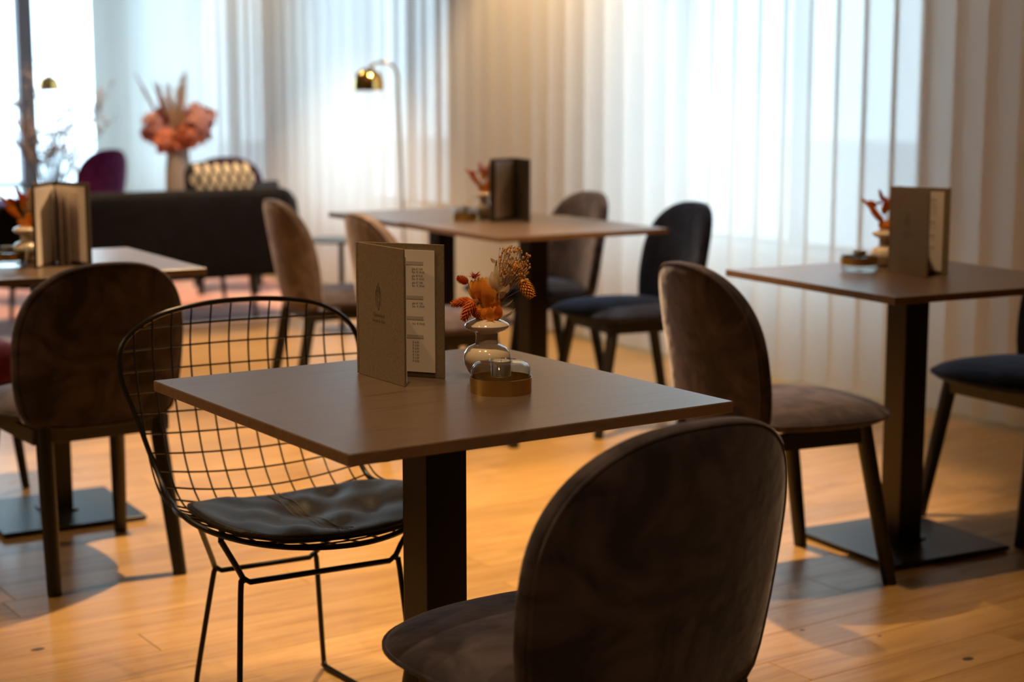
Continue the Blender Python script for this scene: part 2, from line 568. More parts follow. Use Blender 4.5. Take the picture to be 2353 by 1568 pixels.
# far end wall with the big uncurtained window
EX0, EX1, EZ0, EZ1 = 1.6, 5.16, 0.28, 2.85
eb_ = B()
eb_.box(RX0 - .2, EX0, RY1, RY1 + .2, 0, CEIL); eb_.box(EX1, RX1 + .22, RY1, RY1 + .2, 0, CEIL)
eb_.box(EX0, EX1, RY1, RY1 + .2, 0, EZ0); eb_.box(EX0, EX1, RY1, RY1 + .2, EZ1, CEIL)
struct(eb_.build('wall_far', M['wall']))

def window_side(i, a, c):
    w = bpy.data.objects.new('window_%d' % i, None); COL.objects.link(w); struct(w)
    w.location = (RX1 + .12, (a + c) / 2, WZ0)
    h = WZ1 - WZ0; hw = (c - a) / 2
    fb = B()
    fb.box(-.03, .03, -hw, -hw + .05, 0, h).box(-.03, .03, hw - .05, hw, 0, h)
    fb.box(-.03, .03, -hw, hw, 0, .05).box(-.03, .03, -hw, hw, h - .05, h)
    fb.build('window_frame', M['frame'], w)
    B().box(-.025, .025, -.025, .025, .05, h - .05).build('mullion', M['frame'], w)
    for s in (-1, 1):
        y0, y1 = (-hw + .05, -.025) if s < 0 else (.025, hw - .05)
        B().box(-.004, .004, y0, y1, .05, h - .05).build('pane', M['pane'], w)
    B().box(-.14, .02, -hw, hw, -.001, .02).build('window_sill', M['wall'], w)
for i, (a, c) in enumerate(WINS): window_side(i + 1, a, c)

w = bpy.data.objects.new('window_4', None); COL.objects.link(w); struct(w)
w.location = (0, RY1 + .08, 0)
fb = B()
fb.box(EX0, EX0 + .05, -.03, .03, EZ0, EZ1).box(EX1 - .05, EX1, -.03, .03, EZ0, EZ1)
fb.box(EX0, EX1, -.03, .03, EZ0, EZ0 + .05).box(EX0, EX1, -.03, .03, EZ1 - .05, EZ1)
fb.build('window_frame', M['frame'], w)
posts = [2.60, 3.55, 4.51]
for px in posts:
    B().box(px - .07, px + .07, -.05, .05, EZ0 + .05, EZ1 - .05).build('mullion', M['frame'], w)
cols = [EX0 + .05] + [v for px in posts for v in (px - .07, px + .07)] + [EX1 - .05]
for k in range(0, len(cols), 2):
    x0, x1 = cols[k], cols[k + 1]
    if k < 6:
        for zr in (0.44, 1.10): B().box(x0, x1, -.025, .025, zr - .022, zr + .022).build('transom', M['frame'], w)
        for z0, z1 in ((EZ0 + .05, .418), (.462, 1.078), (1.122, EZ1 - .05)):
            B().box(x0, x1, -.004, .004, z0, z1).build('pane', M['pane'], w)
    else:
        B().box(x0, x1, -.004, .004, EZ0 + .05, EZ1 - .05).build('pane', M['pane'], w)

struct(B().box(-30, 40, -30, 50, -0.6, -0.5).build('ground_outside', M['outside']))

# ------------------------------------------------------------------ sheer curtain of vertical vanes
cur = thing('sheer_curtain', 'floor-length cream sheer curtain of vertical vanes along the window wall', 'curtain', (4.9, 0, 0))
VP = 0.155
def vane_mesh(seed):
    rnd = random.Random(seed)
    na, nz = 10, 5
    vs = []; fs = []
    wv = 0.168; ang = rnd.uniform(-.05, .09)
    bow = rnd.uniform(.010, .016)
    for iz in range(nz + 1):
        z = 0.022 + (CEIL - 0.09) * iz / nz
        for ia in range(na + 1):
            t = ia / na - .5
            yv = t * wv
            xv = bow * (math.cos(t * PI) - .6) + 0.09 * t * wv * 1.0 + ang * t * wv * (1 - z / CEIL)
            vs.append((-xv, yv, z))
    for iz in range(nz):
        for ia in range(na):
            p = iz * (na + 1) + ia
            fs.append((p, p + 1, p + na + 2, p + na + 1))
    # folded hem along the leading edge
    n0 = len(vs)
    for iz in range(nz + 1):
        base = iz * (na + 1)
        for ia in (0, 1):
            v = vs[base + ia]; vs.append((v[0] - .0015, v[1], v[2]))
    for iz in range(nz):
        p = n0 + iz * 2
        fs.append((p, p + 2, p + 3, p + 1))
    return mesh_from('vane', vs, fs, True)
vm = [vane_mesh(s) for s in range(6)]
nv = int((13.62 - 0.3) / VP)
for k in range(nv):
    link('vane', vm[(k * 5 + k // 3) % 6], M['curtain'], cur, loc=(random.uniform(-.004, .004), 0.35 + k * VP, 0))
B().box(-.03, .03, 0.2, 13.75, CEIL - .065, CEIL - .02).build('headrail', M['wall'], cur)

# ------------------------------------------------------------------ downlights
def downlight(i, x, y, wts, cone):
    t = thing('downlight', 'recessed round ceiling downlight with white ring', 'downlight', (x, y, CEIL), 0, 'ceiling downlights')
    B().lathe([(.048, -.001), (.055, -.012), (.042, -.012), (.038, -.001)], 24).build('ring', M['wall'], t, smooth=True)
    B().lathe([(.0, -.004), (.038, -.004), (.038, -.001), (0, -.001)], 24).build('lens', M['lens'], t)
    l = bpy.data.lights.new('downlight_lamp', 'SPOT')
    l.energy = wts; l.color = WARM; l.spot_size = math.radians(cone); l.spot_blend = 0.45; l.shadow_soft_size = 0.025
    o = bpy.data.objects.new('downlight_lamp', l); COL.objects.link(o); o.parent = t; o.location = (0, 0, -.03)
for i, (x, y, wts, cone) in enumerate(DOWNLIGHTS): downlight(i, x, y, wts, cone)

# ================================================================== tables
S = 0.7136
cache = {}
def table(label, cx, cy, rz, sx=S, sy=S, plate=0.416):
    t = thing('bistro_table', label, 'table', (cx, cy, 0), rz, 'square pedestal tables')
    th = 0.0185
    key = ('top', sx, sy)
    B().box(-sx / 2, sx / 2, -sy / 2, sy / 2, 0.75 - th, 0.7496).build('edge_band', M['edge'], t, bevel=0.0012, seg=1)
    B().box(-sx / 2 + .0004, sx / 2 - .0004, -sy / 2 + .0004, sy / 2 - .0004, 0.745, 0.75).build('tabletop', M['top'], t, bevel=0.0008, seg=1)
    B().box(-.16, .16, -.16, .16, 0.722, 0.7315).build('mounting_plate', M['plate'], t)
    B().box(-.04, .04, -.04, .04, 0.018, 0.722).build('column', M['column'], t, bevel=0.003, seg=2)
    h = plate / 2
    B().box(-h, h, -h, h, 0.004, 0.016).build('base_plate', M['plate'], t, bevel=0.002, seg=1)
    B().box(-.052, .052, -.052, .052, 0.016, 0.021).build('column_foot', M['plate'], t, bevel=0.002, seg=1)
    for sx_ in (-1, 1):
        for sy_ in (-1, 1):
            B().lathe([(.014, 0), (.014, .004)], 12, (sx_ * (h - .04), sy_ * (h - .04), 0)).build('glide', M['plate'], t)
    return t
table('dark oak bistro table in front, with wire chair and open menu', 1.4408, 2.3744, 0)
table('dark oak bistro table on the right beside the curtain', 3.4156, 3.1311, -0.1095)
table('dark oak bistro table on the left, top pale with window glare', 1.5711, 4.7550, -0.0573)
table('nearer of two joined dark tables at the back, menu on top', 3.5008, 5.0515, -0.0552, plate=0.32)
table('farther of two joined dark tables at the back, top bare', 3.515, 5.722, -0.0552, S, 0.62, plate=0.32)

# ================================================================== velvet chairs
def back_outline():
    pts = []
    zc, W0 = 0.605, 0.224
    # right side upward, over the top, down the left, bottom
    n = 40
    for k in range(n + 1):
        a = PI * k / n
        c, s = math.cos(a), math.sin(a)
        xx = W0 * math.copysign(abs(c) ** 0.78, c)
        zz = zc + 0.225 * abs(s) ** 0.80
        pts.append((xx, zz))
    left = [(-.2235, .57), (-.221, .53), (-.216, .49), (-.209, .455), (-.196, .427), (-.172, .411), (-.09, .405), (0, .404)]
    pts += left + [(-x, z) for x, z in reversed(left[:-1])]
    return pts
def back_map(a, b, h):
    lean = -0.192 - 0.075 * ((b - .41) / .42)
    wrap = 0.055 * (abs(a) / .22) ** 2.2
    return (a, lean + wrap + h, b)
BO = back_outline()
RINGS = [0.2, 0.4, 0.58, 0.72, 0.82, 0.89, 0.94, 0.975, 0.993, 1.0]
def back_mesh():
    def edge(r): return max(0.0, 1 - r ** 9) ** 0.5
    def top(r, a, b): return 0.014 + 0.020 * edge(r) + 0.010 * (1 - r * r)
    def bot(r, a, b): return -0.002 - 0.014 * edge(r)
    vs, fs = pad(BO, RINGS, top, bot, back_map)
    return vs, fs
def seat_outline():
    pts = []
    n = 56
    for k in range(n):
        a = 2 * PI * k / n
        c, s = math.cos(a), math.sin(a)
        ex = 0.72
        hx = 0.232; hy = 0.232
        x = hx * math.copysign(abs(c) ** ex, c); yv = hy * math.copysign(abs(s) ** ex, s)
        x *= 1.0 + 0.05 * (yv / hy)
        if yv > 0: yv *= 1 + .05 * (1 - (x / hx) ** 2)
        pts.append((x, yv + 0.045))
    return pts
SO = seat_outline()
def seat_map(a, b, h): return (a, b, h)
def seat_mesh():
    def top(r, a, b): return 0.440 + 0.034 * max(0, 1 - r ** 3.2) ** 0.62 + 0.006 * (1 - r * r)
    def bot(r, a, b): return 0.438 - 0.026 * max(0, 1 - r ** 8) ** 0.6
    return pad(SO, RINGS, top, bot, seat_map)

chair_cache = {}
def cpart(key, maker, name, mat, parent, smooth=True, bevel=0.0):
    k = (key, mat.name)
    if k in chair_cache:
        return link(name, chair_cache[k], mat, parent)
    o = maker().build(name, mat, parent, smooth=smooth, bevel=bevel)
    chair_cache[k] = o.data
    return o
def leg_b(x0, y0, x1, y1):
    n = Vector((x1 - x0, y1 - y0, -0.42))
    return B().tube([(x0, y0, .425), (x0 + (x1 - x0) * .5, y0 + (y1 - y0) * .5, .2125), (x1, y1, 0.0)], [.0220, .0210, .0180], 14)
def velvet_chair(label, cx, cy, rz, fab_back, fab_seat, group='velvet dining chairs', cat='chair', z=0.0):
    t = thing('velvet_chair', label, cat, (cx, cy, z), rz, group)
    mb, ms = M[fab_back], M[fab_seat]
    cpart('back', lambda: B().add(*back_mesh()), 'backrest', mb, t)
    def pip():
        b = B()
        ca = sum(p[0] for p in BO) / len(BO); cb = sum(p[1] for p in BO) / len(BO)
        pts = [back_map(ca + (a - ca) * .972, cb + (c - cb) * .975, -0.0088) for a, c in BO]
        b.tube(pts, .0032, 6, closed=True)
        return b
    cpart('piping', pip, 'back_piping', mb, t)
    cpart('seat', lambda: B().add(*seat_mesh()), 'seat', ms, t)
    cpart('spiping', lambda: B().tube([(a * 1.004, (c - .045) * 1.004 + .045, .4385) for a, c in SO], .0042, 6, closed=True), 'seat_piping', ms, t)
    def apron():
        b = B()
        b.box(-.165, .165, .165, .187, .372, .413).box(-.155, .155, -.172, -.15, .372, .413)
        b.box(-.182, -.16, -.165, .18, .372, .413).box(.16, .182, -.165, .18, .372, .413)
        return b
    cpart('apron', apron, 'seat_frame', M['legwood'], t, smooth=False, bevel=.002)
    for nm, a in (('l1', (-.150, -.155, -.168, -.238)), ('l2', (.150, -.155, .168, -.238)),
                  ('l3', (-.168, .165, -.200, .243)), ('l4', (.168, .165, .200, .243))):
        cpart(nm, lambda a=a: leg_b(*a), 'leg', M['legwood'], t)
    return t

velvet_chair('taupe velvet chair in the foreground, its back to us', 1.385, 1.880, 0.03, 'taupe', 'taupe')
velvet_chair('taupe velvet chair seen from behind, at the right-hand table', 2.895, 3.11, math.radians(-99.5), 'taupe', 'mauve')
velvet_chair('navy velvet chair cut by the right edge, only seat and legs seen', 3.915, 3.09, math.radians(85), 'navy', 'navy')
velvet_chair('dark chair back in shadow beside the wire chair, at the left-hand table', 1.460, 4.208, 0.02, 'taupe', 'taupe')
velvet_chair('taupe velvet chair in front of the sofa end, left of joined tables', 3.07, 5.78, math.radians(-99), 'mauve_lit', 'mauve')
velvet_chair('taupe velvet chair half hidden behind the front menu', 3.00, 4.985, math.radians(-97), 'mauve_lit', 'mauve')
velvet_chair('velvet chair behind the joined tables with navy seat and taupe back', 3.885, 5.58, math.radians(84), 'mauve', 'navy')
velvet_chair('navy velvet chair at the near right corner of joined tables', 3.825, 4.865, math.radians(80), 'navy', 'navy')
velvet_chair('plum velvet chair behind the left end of the sofa', 3.93, 11.05, math.radians(25), 'plum', 'plum', 'plum lounge chairs', z=.0121)
velvet_chair('plum velvet chair behind the patterned cushion', 4.27, 9.47, math.radians(-24), 'plum', 'plum', 'plum lounge chairs', z=.0121)
velvet_chair('plum velvet chair seat at the far left by the window', 3.25, 11.35, math.radians(-90), 'plum', 'plum', 'plum lounge chairs', z=.0121)

# burgundy stool behind left table
t = thing('upholstered_stool', 'burgundy velvet stool cut by the left edge behind dark chair', 'stool', (1.40, 5.33, 0), 0)
def so(w, n=40):
    return [(w * math.copysign(abs(math.cos(2 * PI * k / n)) ** .45, math.cos(2 * PI * k / n)), w * math.copysign(abs(math.sin(2 * PI * k / n)) ** .45, math.sin(2 * PI * k / n))) for k in range(n)]
B().add(*pad(so(.23), RINGS, lambda r, a, b: .40 + .065 * max(0, 1 - r ** 9) ** .5, lambda r, a, b: .39 - .055 * max(0, 1 - r ** 14) ** .5, seat_map)).build('seat', M['burgundy'], t, smooth=True)
B().box(-.2, .2, -.2, .2, .30, .336).build('seat_frame', M['legwood'], t, bevel=.003)
for sx_ in (-1, 1):
    for sy_ in (-1, 1):
        B().tube([(sx_ * .17, sy_ * .17, .31), (sx_ * .20, sy_ * .20, 0)], [.018, .013], 12).build('leg', M['legwood'], t, smooth=True)

# ================================================================== wire chair
def wire_chair():
    t = thing('wire_chair', 'black wire mesh chair with leather pad at the front table', 'chair', (1.4534, 2.975, 0), 3.0598)
    # local: faces +y, x right. profile in (y,z) from back top to seat front
    prof = spline([(0, -.232, .815), (0, -.2538, .717), (0, -.2353, .594), (0, -.1824, .479), (0, -.0932, .409), (0, .0413, .3963), (0, .1819, .3992), (0, .3373, .4212)], 12)
    acc = [0]
    for i in range(1, len(prof)): acc.append(acc[-1] + (prof[i] - prof[i - 1]).length)
    Lt = acc[-1]
    KU = (0, .3, .55, .75, 1.0); KK = (.086, .724, .739, .913, .528)
    def at(tt):
        tt = max(0, min(Lt, tt))
        i = 0
        while i < len(acc) - 2 and acc[i + 1] < tt: i += 1
        return prof[i].lerp(prof[i + 1], (tt - acc[i]) / (acc[i + 1] - acc[i]))
    def P(s, tt):
        c = at(tt)
        d = (at(tt + .004) - at(tt - .004)).normalized()
        nrm = Vector((0, -d.z, d.y))       # towards the sitter
        u = max(0, min(1, tt / Lt))
        k = KK[-1]
        for j in range(4):
            if u <= KU[j + 1]:
                k = KK[j] + (KK[j + 1] - KK[j]) * (u - KU[j]) / (KU[j + 1] - KU[j]); break
        return Vector((s * (1 - .5 * s * s), 0, 0)) + c + nrm * (k * s * s)
    # rim in (s, t)
    hs = (0, .0989, .1956, .2648, .2763, .2553, .2369, .2245, .2223, .2252, .2438, .2564, .2502, .2114, .1539, .0813, 0)
    ht = (0, .006, .03, .085, .165, .255, .345, .43, .51, .575, .65, .73, .80, .87, .935, .98, 1.0)
    half = [(a_, b_ * Lt) for a_, b_ in zip(hs, ht)]
    rim2 = [(s, tt) for s, tt in half] + [(-s, tt) for s, tt in reversed(half[1:-1])]
    rs = spline([(s, tt, 0) for s, tt in rim2], 6, closed=True)
    rim3 = [P(v.x, v.y) for v in rs]
    B().tube(rim3, .0056, 8, closed=True).build('rim', M['wire'], t, smooth=True)
    RP = [(v.x, v.y) for v in rs]
    def cross_s(s0):
        o = []
        for i in range(len(RP)):
            a, b = RP[i], RP[(i + 1) % len(RP)]
            if (a[0] - s0) * (b[0] - s0) < 0:
                f = (s0 - a[0]) / (b[0] - a[0]); o.append(a[1] + f * (b[1] - a[1]))
        return min(o), max(o)
    def cross_t(t0):
        o = []
        for i in range(len(RP)):
            a, b = RP[i], RP[(i + 1) % len(RP)]
            if (a[1] - t0) * (b[1] - t0) < 0:
                f = (t0 - a[1]) / (b[1] - a[1]); o.append(a[0] + f * (b[0] - a[0]))
        return min(o), max(o)
    ds = 0.0432
    for k in range(12):
        s0 = (k - 5.5) * ds + 1e-5
        t0, t1 = cross_s(s0)
        B().tube([P(s0, t0 + (t1 - t0) * i / 30) for i in range(31)],   .0020, 6).build('upright_wire', M['wire'], t, smooth=True)
    nt_ = int(Lt / .0465)
    for k in range(1, nt_ + 1):
        t0 = k * .0465
        if t0 > Lt - .02: break
        s0, s1 = cross_t(t0)
        def Q(i):
            q = P(s0 + (s1 - s0) * i / 22, t0)
            return q
        B().tube([Q(i) for i in range(23)],   .0020, 6).build('cross_wire', M['wire'], t, smooth=True)
    # leather pad over the seat
    tA, tB = Lt - .425, Lt - .014
    out = []
    for k in range(52):
        a = 2 * PI * k / 52
        c, s = math.cos(a), math.sin(a)
        x = .236 * math.copysign(abs(c) ** .62, c); yy_ = math.copysign(abs(s) ** .72, s)
        tt = (tA + tB) / 2 + (tB - tA) / 2 * yy_
        x *= 1 - (.14 * yy_ ** 3 if yy_ > 0 else .10 * abs(yy_))
        out.append((x, tt))
    def pm(a, b, h):
        base = P(a, b); e = P(a, b + .004) - base
        n = Vector((1, 0, 0)).cross(e).normalized()
        if n.z < 0: n = -n
        return base + n * (h + .004)
    rr = [.08, .16, .24, .32, .40, .48, .56, .64, .72, .80, .87, .92, .96, .985, 1.0]
    def wr(a, b):
        return .0075 * math.sin(34 * a + 21 * b) * math.sin(18 * b - 9 * a) + .0050 * math.sin(52 * (a - b * .6) + 2) * math.sin(14 * a + 3)
    def top(r, a, b):
        seam = -.0035 * math.exp(-(a / .012) ** 2)
        return .014 + .013 * max(0, 1 - r ** 7) ** .5 + (wr(a, b) + seam) * (1 - r ** 6)
    def bot(r, a, b): return .002 + .004 * r ** 6
    pd = B().add(*pad(out, rr, top, bot, pm)).build('seat_pad', M['leather'], t, smooth=True)
    B().tube([pm(a, b, .013) for a, b in out], .0028, 6, closed=True).build('piping', M['leather'], pd, smooth=True)
    for sx_ in (-.011, 0, .011):
        B().tube([pm(sx_, tA + .012 + (tB - tA - .02) * i / 30, top(0, sx_, tA + .01 + (tB - tA - .02) * i / 30) * 1.0 + .0003) for i in range(31)], .0012, 5).build('seam', M['thread'], pd, smooth=True)
    # base: two crossbars with struts up to the shell, two sled leg frames
    r = .0058
    def crossbar(yb, zb, wb, yt, zt_, wt):
        pts = [(-wt, yt, zt_), (-wb - .010, yb + (yt - yb) * .12, zb + .030), (-wb, yb, zb + .010), (-wb + .014, yb, zb), (0, yb, zb), (wb - .014, yb, zb), (wb, yb, zb + .010), (wb + .010, yb + (yt - yb) * .12, zb + .030), (wt, yt, zt_)]
        B().tube(pts, r, 8).build('crossbar', M['wire'], t, smooth=True)
    crossbar(-.120, .268, .112, .030, P(.195, Lt - .30).z - .008, .195)
    crossbar(.180, .330, .160, .190, P(.195, Lt - .16).z - .008, .205)
    for s in (-1, 1):
        pts = [(s * .112, -.120, .268), (s * .116, -.123, .250), (s * .142, -.160, .040), (s * .144, -.156, .014), (s * .148, -.134, .0062),
               (s * .185, .185, .0062), (s * .187, .206, .014), (s * .186, .212, .040), (s * .166, .184, .312), (s * .160, .180, .330)]
        B().tube(spline(pts, 4), r, 8).build('leg_frame', M['wire'], t, smooth=True)
        B().tube([(s * .159, -.06, .0052), (s * .163, -.02, .0052)], .0052, 8).build('glide', M['wire'], t, smooth=True)
    for (sx_, yy_, tt) in ((.185, .135, Lt - .20), (-.185, .135, Lt - .20), (.185, -.02, Lt - .35), (-.185, -.02, Lt - .35)):
        B().lathe([(.006, -.014), (.006, 0), (.009, .0), (.009, .004)], 8, (sx_, yy_, P(.185, tt).z - .008)).build('clip', M['wire'], t)
    return t
wire_chair()

# ================================================================== table ware
HAND = [  # stroke outlines of the embossed hand with a drop (unit: mm, y up)
    [(-9, -9), (-9, 4), (-9.6, 13), (-8.8, 15.5), (-7.6, 13), (-6.6, 6), (-6.8, 14), (-6.6, 20), (-5.4, 22), (-4.2, 20), (-3.6, 12)],
    [(-3.6, 12), (-3.2, 22), (-1.6, 27), (0.2, 29.5), (1.4, 26), (2.0, 20), (2.0, 12)],
    [(-.6, 11), (-.6, 22)], [(2.2, 12), (3.4, 21), (4.6, 22), (5.2, 19), (5.0, 9)],
    [(5.0, 9), (6.2, 14), (7.6, 15), (8.2, 12), (8.0, 2), (8.0, -12)],
    [(-5.5, 6), (-2, 9), (2, 8.5), (5.2, 4)],
]
DROP = [(0, -19), (-3.4, -12), (-4.8, -4), (-4.4, 2), (-1.5, 5), (1.5, 5), (4.4, 2), (4.8, -4), (3.4, -12), (0, -19)]
HEART = [(0, -12), (2.6, -7.5), (2.8, -4.5), (1.4, -3), (0, -5)]

_txt = {}
def text_into(b, s, size, mapf, x0, y0):
    if (s, size) not in _txt: _txt[(s, size)] = text_geo(s, size)
    vs, fs = _txt[(s, size)]
    b.add([mapf(v.x + x0, v.y + y0) for v in vs], fs)

def strip(b, pts, wdt, mapf):
    pts = [Vector((p[0], p[1])) for p in pts]
    for i in range(len(pts) - 1):
        d = pts[i + 1] - pts[i]
        if d.length < 1e-9: continue
        n = Vector((-d.y, d.x)).normalized() * wdt / 2
        e = d.normalized() * wdt * .3
        q = [pts[i] - n - e, pts[i + 1] - n + e, pts[i + 1] + n + e, pts[i] + n - e]
        b.add([mapf(p.x, p.y) for p in q], [(0, 1, 2, 3)])

def menu(label, spine, end_a, end_b, zt=0.75, emboss=True, prices=True, dark=False, light_inside=True, both=False):
    """folder standing on a table: panel a and panel b meet at the spine."""
    t = thing('menu_folder', label, 'menu', (spine[0], spine[1], zt), 0, 'menus on the tables')
    H, W, TH = .237, .166, .0032
    cov = M['linen_dark'] if (dark or both) else M['linen']
    A = Vector((end_a[0] - spine[0], end_a[1] - spine[1], 0)).normalized()
    Bv = Vector((end_b[0] - spine[0], end_b[1] - spine[1], 0)).normalized()
    def frame(D, other):
        n = Vector((-D.y, D.x, 0))
        if n.dot(other) < 0: n = -n        # n: towards the inside of the fold
        return n
    nA, nB = frame(A, Bv), frame(Bv, A)
    def slab(D, n, x0, x1, z0, z1, d0, d1):
        vs = [D * x + n * d + Vector((0, 0, z)) for z in (z0, z1) for d in (d0, d1) for x in (x0, x1)]
        return B().add(vs, [(0, 2, 3, 1), (4, 5, 7, 6), (0, 1, 5, 4), (2, 6, 7, 3), (0, 4, 6, 2), (1, 3, 7, 5)])
    ca = slab(A, nA, .004, W, 0, H, -TH, 0).build('front_cover', cov, t, bevel=.0008, seg=1)
    cb_ = slab(Bv, nB, .004, W, 0, H, -TH, 0).build('back_cover', M['linen_dark'] if not light_inside else cov, t, bevel=.0008, seg=1)
    mid = -(A + Bv).normalized()
    B().tube([mid * .0005 + Vector((0, 0, .001)), mid * .0005 + Vector((0, 0, H - .001))], .0042, 8).build('spine', cov, t, smooth=True)
    # inner pages
    pm_ = .010
    slab(Bv, nB, .014, W - (.034 if dark else .017), .010, H - .011, .0006, .0026).build('page', M['paper'], t)
    if emboss:
        e = B()
        mp = lambda x, y: A * (W * .50 + x) - nA * (TH + .00035) + Vector((0, 0, H * .60 + y))
        # x axis as seen from outside: mirrored when the panel runs leftwards
        outn = -nA
        rightv = Vector((0, 0, 1)).cross(outn)
        sg = 1 if rightv.dot(A) > 0 else -1
        mp = lambda x, y: A * (W * .47 + sg * x) + outn * (TH + .00035) + Vector((0, 0, H * .60 + y))
        k = .001
        for st in HAND: strip(e, [(p[0] * k, p[1] * k) for p in st], .0009, mp)
        strip(e, [(p[0] * k, p[1] * k) for p in DROP], .0010, mp)
        strip(e, [(p[0] * k, p[1] * k) for p in HEART], .0008, mp)
        text_into(e, 'Odendook', .0095, mp, -.0190, -.031)
        text_into(e, 'Hotels & Clubs', .0072, mp, -.0210, -.0405)
        e.build('embossed_emblem', M['emboss'], ca)
    rightv = Vector((0, 0, 1)).cross(nB)
    sg = 1 if rightv.dot(Bv) > 0 else -1
    x_l = .014 if sg > 0 else W - .017
    PWd = W - .031
    mp = lambda x, y: Bv * (x_l + sg * x) + nB * .0029 + Vector((0, 0, y))
    if prices:
        ink = B()
        zt_ = H - .011
        for zb, lines in ((.020, ['glas € 7,00', 'fles  € 39,50', 'glas € 8,50', 'fles  € 49,50', 'glas € 7,00', 'fles  € 39,50']),
                          (.0805, ['glas € 7,80', 'fles  € 39,00']), (.117, ['fles  € 99,00']),
                          (.150, ['€ 6,00', '€ 6,00', '€ 6,00', '€ 6,00', '€ 7,00', '€ 6,00', '€ 9,00'])):
            z = zt_ - zb
            B().add([mp(.012, z - .006), mp(PWd * .84, z - .006), mp(PWd * .84, z), mp(.012, z)], [(0, 1, 2, 3)]).build('print_bar', M['bar'], t)
            zz = z - .0145
            for i, ln in enumerate(lines):
                text_into(ink, ln, .0047, mp, PWd * .68, zz)
                zz -= .0056 if (len(lines) != 6 or i % 2 == 0) else .0064
                text_into(ink, 'ensière', .0045, mp, .056, zt_ - .054)
        ink.build('price_print', M['ink'], t)
    if both:
        slab(A, nA, .014, W - .017, .010, H - .011, .0006, .0026).build('page', M['paper'], t)
    if both:
        for f_ in (.35, .52, .70):
            D = (A * (1 - f_) + Bv * f_).normalized()
            slab(D, frame(D, Bv), .010, W - .050, .006, H - .014, 0, .001).build('loose_leaf', M['paper'], t)
    # a loose leaf between the covers
    D = (A * .965 + Bv * .035).normalized(); n = frame(D, Bv)
    if not dark: slab(D, n, .012, W - .004, .005, H - .014, 0, .0012).build('loose_leaf', M['paper'], t)
    return t
menu('taupe linen menu standing open on the front table, emblem on cover', (1.4205, 2.596), (1.4195, 2.43), (1.515, 2.460))
menu('taupe menu standing open on the right table beside orange flowers', (3.440, 3.228), (3.412, 3.064), (3.503, 3.074))
menu('menu standing wide open on the left table, pages facing us', (1.605, 4.762), (1.50, 4.635), (1.653, 4.604), emboss=False, prices=False, both=True)
menu('black menu standing open on the joined tables at the back', (3.615, 5.345), (3.575, 5.184), (3.462, 5.282), emboss=False, prices=False, dark=True)

VASE = [(0, 0), (.020, 0), (.0245, .002), (.0335, .012), (.0405, .026), (.0423, .036), (.0400, .046), (.0335, .0545), (.0248, .0585), (.0205, .0605),
        (.0196, .064), (.0194, .074), (.0198, .0795), (.0235, .0822), (.0325, .0855), (.0385, .090), (.0393, .0940), (.0370, .0975), (.0300, .1010), (.0215, .1045),
        (.0165, .1085), (.0150, .1125), (.0152, .1140), (.0135, .1142), (.0128, .1100), (.0128, .090), (.0, .089)]

def cone_seed(b, base, direc, L, R, rows=9, per=9):
    """scaly seed head along direc"""
    d = Vector(direc).normalized(); a = d.orthogonal().normalized(); c = d.cross(a)
    b.tube([Vector(base) + d * L * t for t in (0, .2, .5, .8, 1)], [R * .5, R * .8, R * .82, R * .5, R * .08], 8)
    for i in range(rows):
        t = .06 + .88 * i / (rows - 1)
        rr = R * (math.sin(PI * min(.97, t * .85 + .17))) ** .7
        for k in range(per):
            an = 2 * PI * (k + (i % 2) * .5) / per
            o = a * math.cos(an) + c * math.sin(an)
            sd = d.cross(o)
            p = Vector(base) + d * L * t + o * rr * .72
            w = R * .34
            tip = p + d * L * .17 + o * R * .62
            b.add([p - sd * w, p + o * R * .12, p + sd * w, tip], [(0, 1, 3), (1, 2, 3), (0, 3, 2)])

def leaf(b, base, tip, w, curl=.3):
    base, tip = Vector(base), Vector(tip)
    d = tip - base; s = d.cross(Vector((.3, .5, .8))).normalized(); n = d.cross(s).normalized()
    rows = []
    for i in range(6):
        t = i / 5
        ww = w * math.sin(PI * min(.98, t * .93 + .04)) ** .8
        c = base + d * t + n * d.length * curl * math.sin(PI * t) * .5
        rows.append((c - s * ww + n * ww * .3, c, c + s * ww + n * ww * .3))
    vs = [v for r in rows for v in r]; fs = []
    for i in range(5):
        for j in (0, 1):
            p = i * 3 + j; fs.append((p, p + 1, p + 4, p + 3))
    b.add(vs, fs)

